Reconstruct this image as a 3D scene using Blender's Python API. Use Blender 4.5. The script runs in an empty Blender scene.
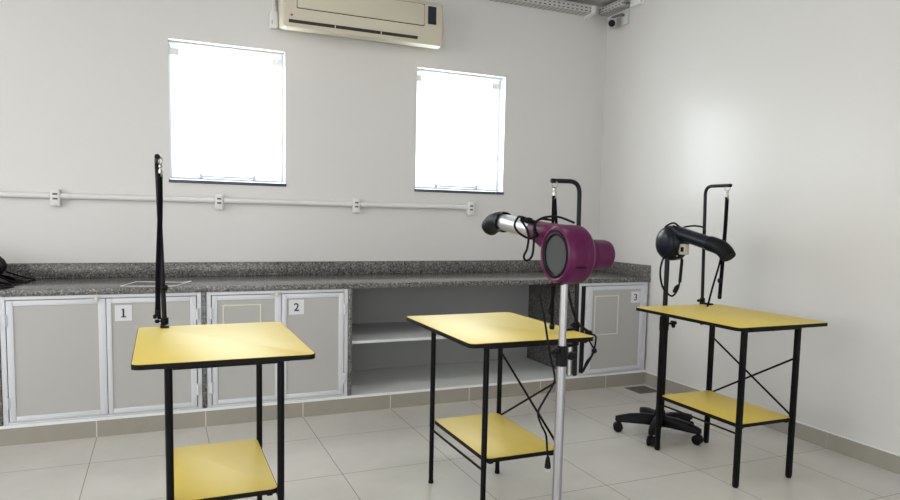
import bpy, bmesh, math, random
from mathutils import Vector, Matrix
random.seed(4)
PI = math.pi
S = bpy.context.scene
COL = S.collection
V = Vector

# ------------------------------------------------------------------ materials
def new_mat(name):
    m = bpy.data.materials.new(name); m.use_nodes = True
    nt = m.node_tree
    b = nt.nodes.get('Principled BSDF')
    return m, nt, b

def plain(name, col, rough=.5, metal=0., spec=.5, bump=0., bscale=60., var=0., coat=0.):
    m, nt, b = new_mat(name)
    b.inputs['Roughness'].default_value = rough
    b.inputs['Metallic'].default_value = metal
    b.inputs['Specular IOR Level'].default_value = spec
    b.inputs['Coat Weight'].default_value = coat
    tc = nt.nodes.new('ShaderNodeTexCoord')
    nz = nt.nodes.new('ShaderNodeTexNoise'); nz.inputs['Scale'].default_value = bscale
    nz.inputs['Detail'].default_value = 4
    nt.links.new(tc.outputs['Object'], nz.inputs['Vector'])
    mix = nt.nodes.new('ShaderNodeMix'); mix.data_type = 'RGBA'
    mix.inputs['A'].default_value = (*[c*(1-var) for c in col], 1)
    mix.inputs['B'].default_value = (*[min(1, c*(1+var)) for c in col], 1)
    nt.links.new(nz.outputs['Fac'], mix.inputs['Factor'])
    nt.links.new(mix.outputs['Result'], b.inputs['Base Color'])
    if bump:
        bp = nt.nodes.new('ShaderNodeBump'); bp.inputs['Strength'].default_value = bump
        bp.inputs['Distance'].default_value = .002
        nt.links.new(nz.outputs['Fac'], bp.inputs['Height'])
        nt.links.new(bp.outputs['Normal'], b.inputs['Normal'])
    return m

M = {}
M['wall'] = plain('wall paint', (.645, .63, .61), .31, bump=.06, bscale=7, var=.012, spec=.5)
M['ceiling'] = plain('ceiling paint', (.5, .5, .49), .8, var=.01)
M['white'] = plain('white paint', (.74, .75, .74), .45, var=.02)
M['shelf'] = plain('shelf laminate', (.62, .64, .64), .5, var=.02)
M['backing'] = plain('grey backing', (.335, .335, .32), .7, var=.03, bscale=6)
M['alu'] = plain('pale aluminium', (.60, .61, .64), .38, var=.02)
M['chrome'] = plain('brushed aluminium', (.66, .66, .67), .42, metal=1., var=.03, bscale=30)
M['pole'] = plain('satin aluminium tube', (.44, .44, .45), .40, metal=1., var=.03, bscale=30)
M['steel'] = plain('nickel clip', (.36, .34, .31), .3, metal=1., var=.05)
M['panel'] = plain('door panel', (.42, .41, .39), .5, bump=.05, bscale=200, var=.02)
M['cream'] = plain('cream beading', (.64, .62, .53), .5, var=.03)
M['paper'] = plain('paper', (.66, .66, .69), .8, var=.01)
M['ink'] = plain('ink', (.03, .03, .035), .8)
M['yellow'] = plain('yellow laminate', (.70, .53, .078), .46, bump=.05, bscale=350, var=.03, spec=.5)
M['edge'] = plain('black edging', (.004, .004, .004), .5, var=.1, spec=.15)
M['black'] = plain('black paint', (.003, .003, .0035), .34, spec=.13, var=.1, bscale=40)
M['gunmetal'] = plain('grey black tube', (.008, .008, .010), .36, spec=.2, var=.1, bscale=40)
M['plastic'] = plain('black plastic', (.004, .0045, .006), .42, spec=.15, bump=.1, bscale=150, var=.15)
M['navy'] = plain('blue black housing', (.003, .0045, .010), .32, spec=.25, var=.1)
M['rubber'] = plain('rubber', (.004, .004, .005), .5, spec=.14, var=.1)
M['strap'] = plain('woven strap', (.004, .004, .006), .8, spec=.1, bump=.4, bscale=500, var=.2)
M['purple'] = plain('purple housing', (.082, .005, .045), .38, bump=.04, bscale=300, var=.05, spec=.25)
M['grille'] = plain('grey filter mesh', (.055, .058, .06), .75, bump=.6, bscale=420, var=.25)
M['cable'] = plain('cable', (.004, .004, .005), .5, spec=.15, var=.1)
M['ac'] = plain('cream casing', (.56, .52, .41), .5, spec=.35, var=.015)
M['acdark'] = plain('dark slot', (.03, .026, .02), .7)
M['display'] = plain('display', (.01, .012, .025), .15)
M['red'] = plain('red mark', (.4, .08, .05), .5)
M['pvc'] = plain('white pvc', (.72, .715, .70), .4, var=.01)
M['socket'] = plain('socket hole', (.12, .12, .115), .6)
M['sill'] = plain('dark sill stone', (.055, .06, .085), .3, var=.2, bscale=90)
M['drain'] = plain('drain grate', (.17, .16, .14), .5, metal=.3, var=.2)
M['camwhite'] = plain('camera body', (.55, .56, .54), .4, var=.02)
M['lens'] = plain('lens', (.004, .004, .005), .5, spec=.15)
M['winframe'] = plain('window aluminium', (.74, .79, .86), .35, var=.02)
M['fitting'] = plain('glass fitting', (.66, .66, .64), .4, var=.02)
M['label'] = plain('cream switch box', (.45, .42, .33), .5, var=.1)

def granite():
    m, nt, b = new_mat('speckled granite')
    tc = nt.nodes.new('ShaderNodeTexCoord')
    vo = nt.nodes.new('ShaderNodeTexVoronoi'); vo.inputs['Scale'].default_value = 130
    nz = nt.nodes.new('ShaderNodeTexNoise'); nz.inputs['Scale'].default_value = 95; nz.inputs['Detail'].default_value = 5
    nt.links.new(tc.outputs['Object'], vo.inputs['Vector']); nt.links.new(tc.outputs['Object'], nz.inputs['Vector'])
    sep = nt.nodes.new('ShaderNodeSeparateColor'); nt.links.new(vo.outputs['Color'], sep.inputs['Color'])
    r1 = nt.nodes.new('ShaderNodeValToRGB'); e = r1.color_ramp.elements
    e[0].position = 0; e[0].color = (.016, .016, .016, 1); e[1].position = 1; e[1].color = (.33, .31, .29, 1)
    for pos, c in ((.22, (.03, .03, .03, 1)), (.3, (.085, .082, .078, 1)), (.62, (.13, .126, .12, 1)), (.78, (.24, .225, .21, 1))):
        k = e.new(pos); k.color = c
    mx = nt.nodes.new('ShaderNodeMath'); mx.operation = 'MULTIPLY_ADD'; mx.inputs[1].default_value = .62
    nt.links.new(sep.outputs['Red'], mx.inputs[0])
    m2 = nt.nodes.new('ShaderNodeMath'); m2.operation = 'MULTIPLY'; m2.inputs[1].default_value = .40
    nt.links.new(nz.outputs['Fac'], m2.inputs[0]); nt.links.new(m2.outputs[0], mx.inputs[2])
    nt.links.new(mx.outputs[0], r1.inputs['Fac']); nt.links.new(r1.outputs['Color'], b.inputs['Base Color'])
    b.inputs['Roughness'].default_value = .22
    return m
M['granite'] = granite()

def tiles(name, along_z=False, col=(.585, .565, .525), grout=(.2, .185, .16), gw=.0035, rough=.33, y0=-.444):
    """60 cm porcelain tiles laid on the room's own grid (world metres)."""
    m, nt, b = new_mat(name)
    L = nt.links.new
    def math_(op, a, bb=None, c=None):
        n = nt.nodes.new('ShaderNodeMath'); n.operation = op
        for i, x in enumerate((a, bb, c)):
            if x is None: continue
            if isinstance(x, (int, float)): n.inputs[i].default_value = x
            else: L(x, n.inputs[i])
        return n.outputs[0]
    tc = nt.nodes.new('ShaderNodeNewGeometry')
    sp = nt.nodes.new('ShaderNodeSeparateXYZ'); L(tc.outputs['Position'], sp.inputs[0])
    def line(co, off):
        f = math_('FRACT', math_('DIVIDE', math_('SUBTRACT', co, off), .6))
        d = math_('MULTIPLY', math_('MINIMUM', f, math_('SUBTRACT', 1., f)), .6)
        return math_('LESS_THAN', d, gw/2)
    if along_z == 'x': g = line(sp.outputs['X'], 0)
    elif along_z == 'y': g = line(sp.outputs['Y'], y0)
    else: g = math_('MAXIMUM', line(sp.outputs['X'], 0), line(sp.outputs['Y'], y0))
    nz = nt.nodes.new('ShaderNodeTexNoise'); nz.inputs['Scale'].default_value = 2.6; nz.inputs['Detail'].default_value = 7
    nz.inputs['Roughness'].default_value = .62
    L(tc.outputs['Position'], nz.inputs['Vector'])
    rp = nt.nodes.new('ShaderNodeMix'); rp.data_type = 'RGBA'
    rp.inputs['A'].default_value = (*[c*.80 for c in col], 1); rp.inputs['B'].default_value = (*[c*1.16 for c in col], 1)
    L(nz.outputs['Fac'], rp.inputs['Factor'])
    mix = nt.nodes.new('ShaderNodeMix'); mix.data_type = 'RGBA'
    L(g, mix.inputs['Factor']); L(rp.outputs['Result'], mix.inputs['A']); mix.inputs['B'].default_value = (*grout, 1)
    L(mix.outputs['Result'], b.inputs['Base Color'])
    rr = math_('MULTIPLY_ADD', nz.outputs['Fac'], .12, rough-.06)
    L(math_('MAXIMUM', rr, math_('MULTIPLY', g, .8)), b.inputs['Roughness'])
    return m
M['floor'] = tiles('floor tile')
M['skirt_x'] = tiles('skirting tile back', 'x', col=(.31, .285, .24), grout=(.62, .58, .50), gw=.006, rough=.4)
M['skirt_y'] = tiles('skirting tile side', 'y', col=(.33, .31, .265), grout=(.42, .39, .33), gw=.004, rough=.4)

def glassy(name, tint, fac, rough=.02):
    m = bpy.data.materials.new(name); m.use_nodes = True
    nt = m.node_tree; nt.nodes.clear()
    o = nt.nodes.new('ShaderNodeOutputMaterial'); t = nt.nodes.new('ShaderNodeBsdfTransparent')
    g = nt.nodes.new('ShaderNodeBsdfGlossy'); x = nt.nodes.new('ShaderNodeMixShader')
    t.inputs['Color'].default_value = (*tint, 1); g.inputs['Roughness'].default_value = rough
    x.inputs[0].default_value = fac
    nt.links.new(t.outputs[0], x.inputs[1]); nt.links.new(g.outputs[0], x.inputs[2]); nt.links.new(x.outputs[0], o.inputs[0])
    return m
M['glass'] = glassy('window glass', (.93, .96, .96), .06)
M['film'] = glassy('clear plastic sheet', (.86, .87, .87), .10, .15)

def tray_mat():
    """galvanised sheet with two rows of punched slots (object metres, x along)."""
    m, nt, b = new_mat('punched galvanised sheet')
    L = nt.links.new
    tc = nt.nodes.new('ShaderNodeTexCoord'); uv = nt.nodes.new('ShaderNodeUVMap')
    sp = nt.nodes.new('ShaderNodeSeparateXYZ'); L(uv.outputs['UV'], sp.inputs[0])
    def mth(op, a, c):
        n = nt.nodes.new('ShaderNodeMath'); n.operation = op
        for i, x in enumerate((a, c)):
            if isinstance(x, (int, float)): n.inputs[i].default_value = x
            else: L(x, n.inputs[i])
        return n.outputs[0]
    fx = mth('FRACT', mth('DIVIDE', sp.outputs['X'], .045), 0); fy = mth('FRACT', mth('DIVIDE', sp.outputs['Y'], .026), 0)
    inx = mth('MULTIPLY', mth('GREATER_THAN', fx, .25), mth('LESS_THAN', fx, .75))
    iny = mth('MULTIPLY', mth('GREATER_THAN', fy, .35), mth('LESS_THAN', fy, .68))
    h = mth('MULTIPLY', inx, iny)
    mix = nt.nodes.new('ShaderNodeMix'); mix.data_type = 'RGBA'
    mix.inputs['A'].default_value = (.52, .51, .48, 1); mix.inputs['B'].default_value = (.06, .06, .06, 1)
    L(h, mix.inputs['Factor']); L(mix.outputs['Result'], b.inputs['Base Color']); b.inputs['Roughness'].default_value = .5
    return m
M['tray'] = tray_mat()

# ------------------------------------------------------------------ mesh helpers
def add_box(bm, a, b, bev=0, mi=0, mtx=None, seg=2):
    a, b = V(a), V(b)
    lo = V([min(a[i], b[i]) for i in range(3)]); hi = V([max(a[i], b[i]) for i in range(3)])
    vs = [bm.verts.new((x, y, z)) for x in (lo.x, hi.x) for y in (lo.y, hi.y) for z in (lo.z, hi.z)]
    q = [(0, 1, 3, 2), (4, 6, 7, 5), (0, 4, 5, 1), (2, 3, 7, 6), (0, 2, 6, 4), (1, 5, 7, 3)]
    fs = [bm.faces.new([vs[i] for i in f]) for f in q]
    for f in fs: f.material_index = mi
    if bev:
        es = list({e for f in fs for e in f.edges})
        r = bmesh.ops.bevel(bm, geom=es, offset=bev, segments=seg, affect='EDGES', profile=.5, material=-1)
        vs = list({v for f in r['faces'] for v in f.verts} | {v for v in vs if v.is_valid})
        for f in r['faces']: f.material_index = mi
    if mtx is not None: bmesh.ops.transform(bm, matrix=mtx, verts=[v for v in vs if v.is_valid])
    return vs

def ortho(d):
    d = d.normalized()
    u = V((0, 0, 1)) if abs(d.z) < .9 else V((1, 0, 0))
    a = (u - d*u.dot(d)).normalized()
    return a, d.cross(a)

def add_tube(bm, pts, r, seg=12, caps=True, mi=0, squash=None):
    """sweep a circle along pts; r is a number or one per point."""
    pts = [V(p) for p in pts]; n = len(pts)
    rs = r if isinstance(r, (list, tuple)) else [r]*n
    tg = []
    for i in range(n):
        t = (pts[min(i+1, n-1)] - pts[max(i-1, 0)])
        tg.append(t.normalized() if t.length > 1e-9 else V((0, 0, 1)))
    a, _ = ortho(tg[0]); rings = []
    for i in range(n):
        a = (a - tg[i]*a.dot(tg[i])).normalized(); b = tg[i].cross(a)
        rings.append([bm.verts.new(pts[i] + (a*math.cos(2*PI*k/seg) + b*math.sin(2*PI*k/seg))*rs[i]) for k in range(seg)])
    for i in range(n-1):
        for k in range(seg):
            f = bm.faces.new((rings[i][k], rings[i][(k+1) % seg], rings[i+1][(k+1) % seg], rings[i+1][k])); f.material_index = mi
    if caps:
        bm.faces.new(list(reversed(rings[0]))).material_index = mi; bm.faces.new(rings[-1]).material_index = mi
    return rings

def smooth_path(pts, n=6):
    """Catmull-Rom through pts."""
    P = [V(p) for p in pts]; out = []
    for i in range(len(P)-1):
        p0, p1, p2, p3 = P[max(i-1, 0)], P[i], P[i+1], P[min(i+2, len(P)-1)]
        for k in range(n):
            t = k/n
            out.append(.5*((2*p1) + (p2-p0)*t + (2*p0-5*p1+4*p2-p3)*t*t + (3*p1-p0-3*p2+p3)*t**3))
    out.append(P[-1]); return out

def add_ribbon(bm, pts, wdir, w, t, mi=0):
    pts = [V(p) for p in pts]; wd = V(wdir).normalized(); n = len(pts); rings = []
    for i in range(n):
        tg = (pts[min(i+1, n-1)] - pts[max(i-1, 0)]).normalized(); nn = tg.cross(wd).normalized()
        rings.append([bm.verts.new(pts[i] + wd*sx*w/2 + nn*sy*t/2) for sx, sy in ((-1, -1), (1, -1), (1, 1), (-1, 1))])
    for i in range(n-1):
        for k in range(4):
            bm.faces.new((rings[i][k], rings[i][(k+1) % 4], rings[i+1][(k+1) % 4], rings[i+1][k])).material_index = mi
    bm.faces.new(list(reversed(rings[0]))); bm.faces.new(rings[-1])

def add_lathe(bm, prof, c, axis, seg=40, mi=0, close=True):
    """prof: (distance along axis, radius)."""
    c = V(c); ax = V(axis).normalized(); a, b = ortho(ax); rings = []
    for h, r in prof:
        if r < 1e-6: rings.append([bm.verts.new(c + ax*h)])
        else: rings.append([bm.verts.new(c + ax*h + (a*math.cos(2*PI*k/seg) + b*math.sin(2*PI*k/seg))*r) for k in range(seg)])
    for i in range(len(rings)-1):
        A, B = rings[i], rings[i+1]
        for k in range(seg):
            k2 = (k+1) % seg
            if len(A) == 1 and len(B) == 1: continue
            if len(A) == 1: f = bm.faces.new((A[0], B[k2], B[k]))
            elif len(B) == 1: f = bm.faces.new((A[k], A[k2], B[0]))
            else: f = bm.faces.new((A[k], A[k2], B[k2], B[k]))
            f.material_index = mi
    if close:
        if len(rings[0]) > 1: bm.faces.new(list(reversed(rings[0]))).material_index = mi
        if len(rings[-1]) > 1: bm.faces.new(rings[-1]).material_index = mi

def rrect(x0, y0, x1, y1, r, n=6):
    out = []
    for cx, cy, a0 in ((x1-r, y1-r, 0), (x0+r, y1-r, PI/2), (x0+r, y0+r, PI), (x1-r, y0+r, 1.5*PI)):
        for k in range(n+1):
            a = a0 + PI/2*k/n; out.append((cx + r*math.cos(a), cy + r*math.sin(a)))
    return out

def add_prism(bm, outline, h0, h1, plane='xy', mi=0, bev=0):
    """extrude a closed outline; plane xy -> along z, yz -> along x, xz -> along y."""
    def P(a, b, h): return {'xy': (a, b, h), 'yz': (h, a, b), 'xz': (a, h, b)}[plane]
    A = [bm.verts.new(P(a, b, h0)) for a, b in outline]; B = [bm.verts.new(P(a, b, h1)) for a, b in outline]
    n = len(outline); fs = []
    for k in range(n): fs.append(bm.faces.new((A[k], A[(k+1) % n], B[(k+1) % n], B[k])))
    c0 = bm.faces.new(list(reversed(A))); c1 = bm.faces.new(B); fs += [c0, c1]
    for f in fs: f.material_index = mi
    if bev:
        es = list(set(c0.edges) | set(c1.edges))
        bmesh.ops.bevel(bm, geom=es, offset=bev, segments=3, affect='EDGES', profile=.5)

def add_ring(bm, outer, inner, h0, h1, mi=0):
    n = len(outer)
    O0 = [bm.verts.new((a, b, h0)) for a, b in outer]; O1 = [bm.verts.new((a, b, h1)) for a, b in outer]
    I0 = [bm.verts.new((a, b, h0)) for a, b in inner]; I1 = [bm.verts.new((a, b, h1)) for a, b in inner]
    for k in range(n):
        j = (k+1) % n
        for q in ((O0[k], O0[j], O1[j], O1[k]), (I0[j], I0[k], I1[k], I1[j]), (O1[k], O1[j], I1[j], I1[k]), (O0[j], O0[k], I0[k], I0[j])):
            bm.faces.new(q).material_index = mi

def add_ball(bm, c, r, sc=(1, 1, 1), mi=0, seg=16):
    res = bmesh.ops.create_uvsphere(bm, u_segments=seg, v_segments=seg//2+2, radius=r)
    for v in res['verts']: v.co = V((v.co.x*sc[0], v.co.y*sc[1], v.co.z*sc[2])) + V(c)
    for f in {f for v in res['verts'] for f in v.link_faces}: f.material_index = mi

def add_torus(bm, c, R, r, axis, seg=20, ss=8, mi=0):
    a, b = ortho(V(axis)); c = V(c); ax = V(axis).normalized(); rings = []
    for k in range(seg):
        d = a*math.cos(2*PI*k/seg) + b*math.sin(2*PI*k/seg)
        rings.append([bm.verts.new(c + d*(R + r*math.cos(2*PI*j/ss)) + ax*r*math.sin(2*PI*j/ss)) for j in range(ss)])
    for k in range(seg):
        for j in range(ss):
            bm.faces.new((rings[k][j], rings[(k+1) % seg][j], rings[(k+1) % seg][(j+1) % ss], rings[k][(j+1) % ss])).material_index = mi

ORG = {}
def root_of(o):
    while o.parent: o = o.parent
    return o
def thing(name, label, cat, loc=(0, 0, 0), group=None):
    o = bpy.data.objects.new(name, None); COL.objects.link(o); o.location = loc
    o.empty_display_size = .05
    o['label'] = label; o['category'] = cat
    if group: o['group'] = group
    ORG[o.name] = V(loc); return o
def obj(name, bm, mats, parent=None, smooth=35, label=None):
    """link bm (built in room metres) as one mesh; under a thing it is moved to the thing's own frame."""
    if not isinstance(mats, (list, tuple)): mats = [mats]
    bmesh.ops.recalc_face_normals(bm, faces=bm.faces)
    me = bpy.data.meshes.new(name)
    if parent is not None:
        bmesh.ops.translate(bm, verts=bm.verts, vec=-ORG[root_of(parent).name])
    bm.to_mesh(me); bm.free()
    for m in mats: me.materials.append(M[m])
    if smooth:
        me.polygons.foreach_set('use_smooth', [True]*len(me.polygons))
        me.set_sharp_from_angle(angle=math.radians(smooth))
    o = bpy.data.objects.new(name, me); COL.objects.link(o)
    if parent is not None: o.parent = parent
    if label: o['label'] = label
    return o
def B(): return bmesh.new()
def tag(o, label, cat, group=None):
    o['label'] = label; o['category'] = cat
    if group: o['group'] = group
    ORG[o.name] = V((0, 0, 0)); return o
def struct(name, bm, mats, parent=None, smooth=0):
    o = obj(name, bm, mats, parent, smooth)
    if parent is None: o['kind'] = 'structure'; ORG[o.name] = V((0, 0, 0))
    return o

# ------------------------------------------------------------------ room constants (metres)
XC, DW, ZC = 3.996, .722, 3.19          # right wall, back wall, ceiling
XL, YR = -4.2, -7.0
TH = .16
ZT = .875                               # worktop

# ------------------------------------------------------------------ room shell
b = B(); add_box(b, (XL-TH, YR-TH, -.1), (XC+TH, DW+TH, 0)); struct('floor', b, 'floor')
b = B(); add_box(b, (XL-TH, YR-TH, ZC), (XC+TH, DW+TH, ZC+.1)); struct('ceiling', b, 'ceiling')
W1, W2, WW, WZ0, WZ1 = .4246, 2.2255, .7806, 1.543, 2.4935
def wall_holes(bm, span, holes, z0, z1, box):
    """box(a0,a1,z0,z1) for the solid pieces between holes (a0,a1,h0,h1)."""
    a = span[0]
    for h in holes:
        box(a, h[0], z0, z1); box(h[0], h[1], z0, h[2]); box(h[0], h[1], h[3], z1); a = h[1]
    box(a, span[1], z0, z1)
b = B()
wall_holes(b, (XL, XC), [(W1, W1+WW, WZ0, WZ1), (W2, W2+WW, WZ0, WZ1)], 0, ZC,
           lambda a0, a1, h0, h1: add_box(b, (a0, DW, h0), (a1, DW+TH, h1)))
bmesh.ops.remove_doubles(b, verts=b.verts, dist=1e-5); struct('wall_back', b, 'wall')
b = B(); add_box(b, (XC, YR, 0), (XC+TH, DW+TH, ZC)); struct('wall_right', b, 'wall')
LW = [(-5.0, -3.1, 1.0, 2.9), (-2.7, -.8, 1.0, 2.9)]
b = B(); wall_holes(b, (YR, DW+TH), LW, 0, ZC, lambda a0, a1, h0, h1: add_box(b, (XL-TH, a0, h0), (XL, a1, h1)))
struct('wall_left', b, 'wall')
RW = [(-2.6, -.4, .1, 2.6), (.6, 2.8, .1, 2.6)]
b = B(); wall_holes(b, (XL, XC), RW, 0, ZC, lambda a0, a1, h0, h1: add_box(b, (a0, YR-TH, h0), (a1, YR, h1)))
struct('wall_front', b, 'wall')

def bar_frame(bm, a, c, w, d0, d1, plane='xz'):
    (x0, z0), (x1, z1) = a, c
    for p, q in (((x0, z0), (x0+w, z1)), ((x1-w, z0), (x1, z1)), ((x0+w, z0), (x1-w, z0+w)), ((x0+w, z1-w), (x1-w, z1))):
        if plane == 'xz': add_box(bm, (p[0], d0, p[1]), (q[0], d1, q[1]), .0015)
        else: add_box(bm, (d0, p[0], p[1]), (d1, q[0], q[1]), .0015)
# the two windows in the back wall: clear tilting panes with patch fittings
for i, wx in enumerate((W1, W2)):
    x0, x1 = wx, wx+WW
    b = B()
    bar_frame(b, (x0+.001, WZ0+.012), (x1-.001, WZ1-.001), .016, DW+.095, DW+.12)
    w = struct(f'window_{i+1}', b, 'winframe', smooth=30)
    b = B(); add_box(b, (x0+.0172, DW+.103, WZ0+.0282), (x1-.0172, DW+.109, WZ1-.0172)); obj('glass_pane', b, 'glass', w, 0)
    b = B(); add_box(b, (x0+.003, DW+.06, WZ1-.016), (x1-.003, DW+.094, WZ1-.003), .002); obj('top_rail', b, 'white', w)
    for s in (0, 1):
        cx = x0+.040 if s == 0 else x1-.048
        b = B(); add_box(b, (cx-.03, DW+.088, WZ1-.090), (cx+.03, DW+.1015, WZ1-.036), .003)
        add_ball(b, (cx, DW+.087, WZ1-.063), .006, (1, .6, 1))
        obj('patch_fitting', b, 'fitting', w)
    b = B(); lx = x0+.25*WW
    add_box(b, (lx, DW+.08, WZ0+.030), (lx+.48*WW, DW+.09, WZ0+.044), .003)
    for s in (lx, lx+.47*WW): add_box(b, (s-.004, DW+.075, WZ0+.024), (s+.022, DW+.1015, WZ0+.056), .003)
    obj('latch_bar', b, 'winframe', w)
    b = B(); add_box(b, (x0-.008, DW-.012, WZ0-.018), (x1+.008, DW+TH-.01, WZ0+.004), .003); obj('sill', b, 'sill', w)
# windows behind the camera that daylight comes through
n = 3
for y0, y1, z0, z1 in LW:
    b = B(); bar_frame(b, (y0+.002, z0+.002), (y1-.002, z1-.002), .05, XL-.1, XL-.05, 'yz')
    add_box(b, (XL-.1, (y0+y1)/2-.025, z0+.05), (XL-.05, (y0+y1)/2+.025, z1-.05)); struct(f'window_{n}', b, 'winframe'); n += 1
for x0, x1, z0, z1 in RW:
    b = B(); bar_frame(b, (x0+.002, z0+.002), (x1-.002, z1-.002), .05, YR-.1, YR-.05)
    add_box(b, ((x0+x1)/2-.025, YR-.1, z0+.05), ((x0+x1)/2+.025, YR-.05, z1-.05)); struct(f'window_{n}', b, 'winframe'); n += 1

# skirting / tiled plinth under the counter and the white base slab on it
b = B(); add_box(b, (-3.2, 0, 0), (XC-.012, DW-.001, .098)); struct('baseboard_back', b, 'skirt_x')
b = B(); add_box(b, (XC-.012, YR, 0), (XC, DW, .097)); struct('baseboard_right', b, 'skirt_y')
b = B(); add_box(b, (XC-.014, YR, .097), (XC, DW-.73, .104), .002); struct('trim_2', b, 'white')
b = B(); add_box(b, (-3.2, -.004, .098), (XC-.001, DW-.001, .116), .002); struct('trim_1', b, 'white')

# ------------------------------------------------------------------ granite counter
ct = thing('granite_counter', 'long speckled grey granite counter along the back wall under the two windows', 'counter', (1.5, .36, .116))
b = B(); add_box(b, (-3.2, -.006, ZT-.036), (XC-.001, DW-.001, ZT), .003); obj('worktop', b, 'granite', ct)
b = B(); add_box(b, (-3.2, DW-.031, ZT), (XC-.001, DW-.001, .973), .002); obj('backsplash', b, 'granite', ct)
b = B(); add_box(b, (XC-.022, -.003, ZT), (XC-.001, DW-.032, .973), .002); obj('side_splash', b, 'granite', ct)
DIV = [(-.487, -.461), (.584, .609), (1.4985, 1.523), (3.288, 3.312)]
for x0, x1 in DIV:
    b = B(); add_box(b, (x0, -.004, .1165), (x1, DW-.002, ZT-.0365), .002); obj('support_panel', b, 'granite', ct)

# ------------------------------------------------------------------ numbered cabinets
def digit_mesh(bm, ch, cx, cz, h, y):
    cu = bpy.data.curves.new('digit', 'FONT'); cu.body = ch; cu.size = h/.69; cu.align_x = 'CENTER'; cu.extrude = .0004; cu.offset = .0011
    o = bpy.data.objects.new('digit', cu); COL.objects.link(o)
    dg = bpy.context.evaluated_depsgraph_get(); me = bpy.data.meshes.new_from_object(o.evaluated_get(dg))
    xs = [v.co.x for v in me.vertices]; mx = (min(xs)+max(xs))/2
    off = len(bm.verts); bm.verts.ensure_lookup_table(); nf = len(bm.faces)
    vs = [bm.verts.new((cx + (v.co.x-mx), y - v.co.z, cz - h/2 + v.co.y)) for v in me.vertices]
    for p in me.polygons:
        f = bm.faces.new([vs[i] for i in p.vertices]); f.material_index = 1
    bpy.data.objects.remove(o); bpy.data.meshes.remove(me); bpy.data.curves.remove(cu)
    if ch == '1':   # foot serif of the printed 1
        add_box(bm, (cx-h*.26, y-.0004, cz-h/2), (cx+h*.30, y+.0002, cz-h/2+h*.11), 0, 1)
        add_box(bm, (cx-h*.2, y-.0004, cz+h*.36), (cx+h*.06, y+.0002, cz+h*.47), 0, 1)

def number_sign(parent, ch, x0, x1, z0, z1, y):
    b = B(); add_box(b, (x0, y, z0), (x1, y+.0015, z1), 0, 0)
    for p, q in (((x0, z0), (x1, z0+.002)), ((x0, z1-.002), (x1, z1)), ((x0, z0), (x0+.002, z1)), ((x1-.002, z0), (x1, z1))):
        add_box(b, (p[0], y-.0004, p[1]), (q[0], y+.0001, q[1]), 0, 2)
    digit_mesh(b, ch, (x0+x1)/2, (z0+z1)/2, .050, y-.0004)
    return obj('number_sign', b, ['paper', 'ink', 'panel'], parent, 0, f'white paper sign reading {ch}')

def door(cab, x0, x1, hinge, fl=.032, fr=.032, z0=.133, z1=.815, y=-.006, open_deg=0):
    b = B()
    for p, q in (((x0, z0), (x0+fl, z1)), ((x1-fr, z0), (x1, z1)), ((x0+fl, z0), (x1-fr, z0+.029)), ((x0+fl, z1-.029), (x1-fr, z1))):
        add_box(b, (p[0], y, p[1]), (q[0], y+.022, q[1]), .002)
    d = obj('door', b, 'alu', cab)
    b = B(); add_box(b, (x0+fl-.004, y+.006, z0+.025), (x1-fr+.004, y+.014, z1-.025)); obj('infill_panel', b, 'panel', d, 0)
    hx = x0-.006 if hinge == 'l' else x1+.006
    for hz in (.708, .242):
        b = B(); add_tube(b, [(hx, y-.004, hz-.035), (hx, y-.004, hz+.035)], .0065, 10)
        add_box(b, (hx-.013, y-.002, hz-.033), (hx+.013, y+.004, hz+.033), .001); obj('hinge', b, 'alu', d)
    if open_deg:
        # door stands slightly ajar about its right-hand hinge
        piv = V((x1, y, 0)) - ORG[root_of(cab).name]
        T = Matrix.Translation(piv) @ Matrix.Rotation(math.radians(open_deg), 4, 'Z') @ Matrix.Translation(-piv)
        d.matrix_local = T
    return d

def cabinet(x0, x1, label, parts):
    c = thing('storage_cabinet', label, 'cabinet', ((x0+x1)/2, .02, .116), 'numbered cabinets under the counter')
    b = B(); z0, z1 = .1165, ZT-.0365
    add_box(b, (x0, 0, z0), (x0+.026, .03, z1), .002); add_box(b, (x1-.026, 0, z0), (x1, .03, z1), .002)
    add_box(b, (x0+.026, 0, z1-.02), (x1-.026, .03, z1), .002); add_box(b, (x0+.026, 0, z0), (x1-.026, .03, z0+.014), .002)
    obj('outer_frame', b, 'alu', c)
    b = B(); add_box(b, (x0+.003, .031, z0+.002), (x1-.003, .034, z1-.002)); 
    obj('shade_sheet', b, 'acdark', c, 0, 'dark sheet standing for the shaded cabinet interior')  # dark colour close behind the doors stands for the shade inside
    return c
c1 = cabinet(-.459, .582, 'wide aluminium-framed cabinet with two grey doors and a number 1 sign, behind leftmost yellow table', 2)
d = door(c1, -.428, .062, 'l', .033, .040)
d = door(c1, .065, .552, 'r', .026, .034); number_sign(d, '1', .106, .201, .679, .776, -.0025)
b = B(); add_box(b, (-.024, -.014, .812), (.03, -.006, .818), .001); add_box(b, (.008, -.02, .800), (.024, -.006, .832), .003); obj('latch', b, 'cream', c1, 35, 'small cream plastic catch')
c2 = cabinet(.611, 1.4965, 'aluminium-framed cabinet with two grey doors and a number 2 sign, left of the open compartment', 2)
d = door(c2, .642, 1.060, 'l', .031, .040)
def beading(d, x0, x1, z0, z1, y):
    b = B(); bar_frame(b, (x0, z0), (x1, z1), .009, y-.003, y+.002); obj('panel_beading', b, 'cream', d, 0, 'cream rectangular beading')
beading(d, .705, .937, .47, .757, -.001)
d = door(c2, 1.063, 1.467, 'r', .030, .034); number_sign(d, '2', 1.106, 1.207, .679, .779, -.0025)
b = B(); add_box(b, (1.0, -.014, .812), (1.05, -.006, .818), .001); add_box(b, (1.024, -.02, .800), (1.04, -.006, .832), .003); obj('latch', b, 'cream', c2, 35, 'small cream plastic catch')
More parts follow.
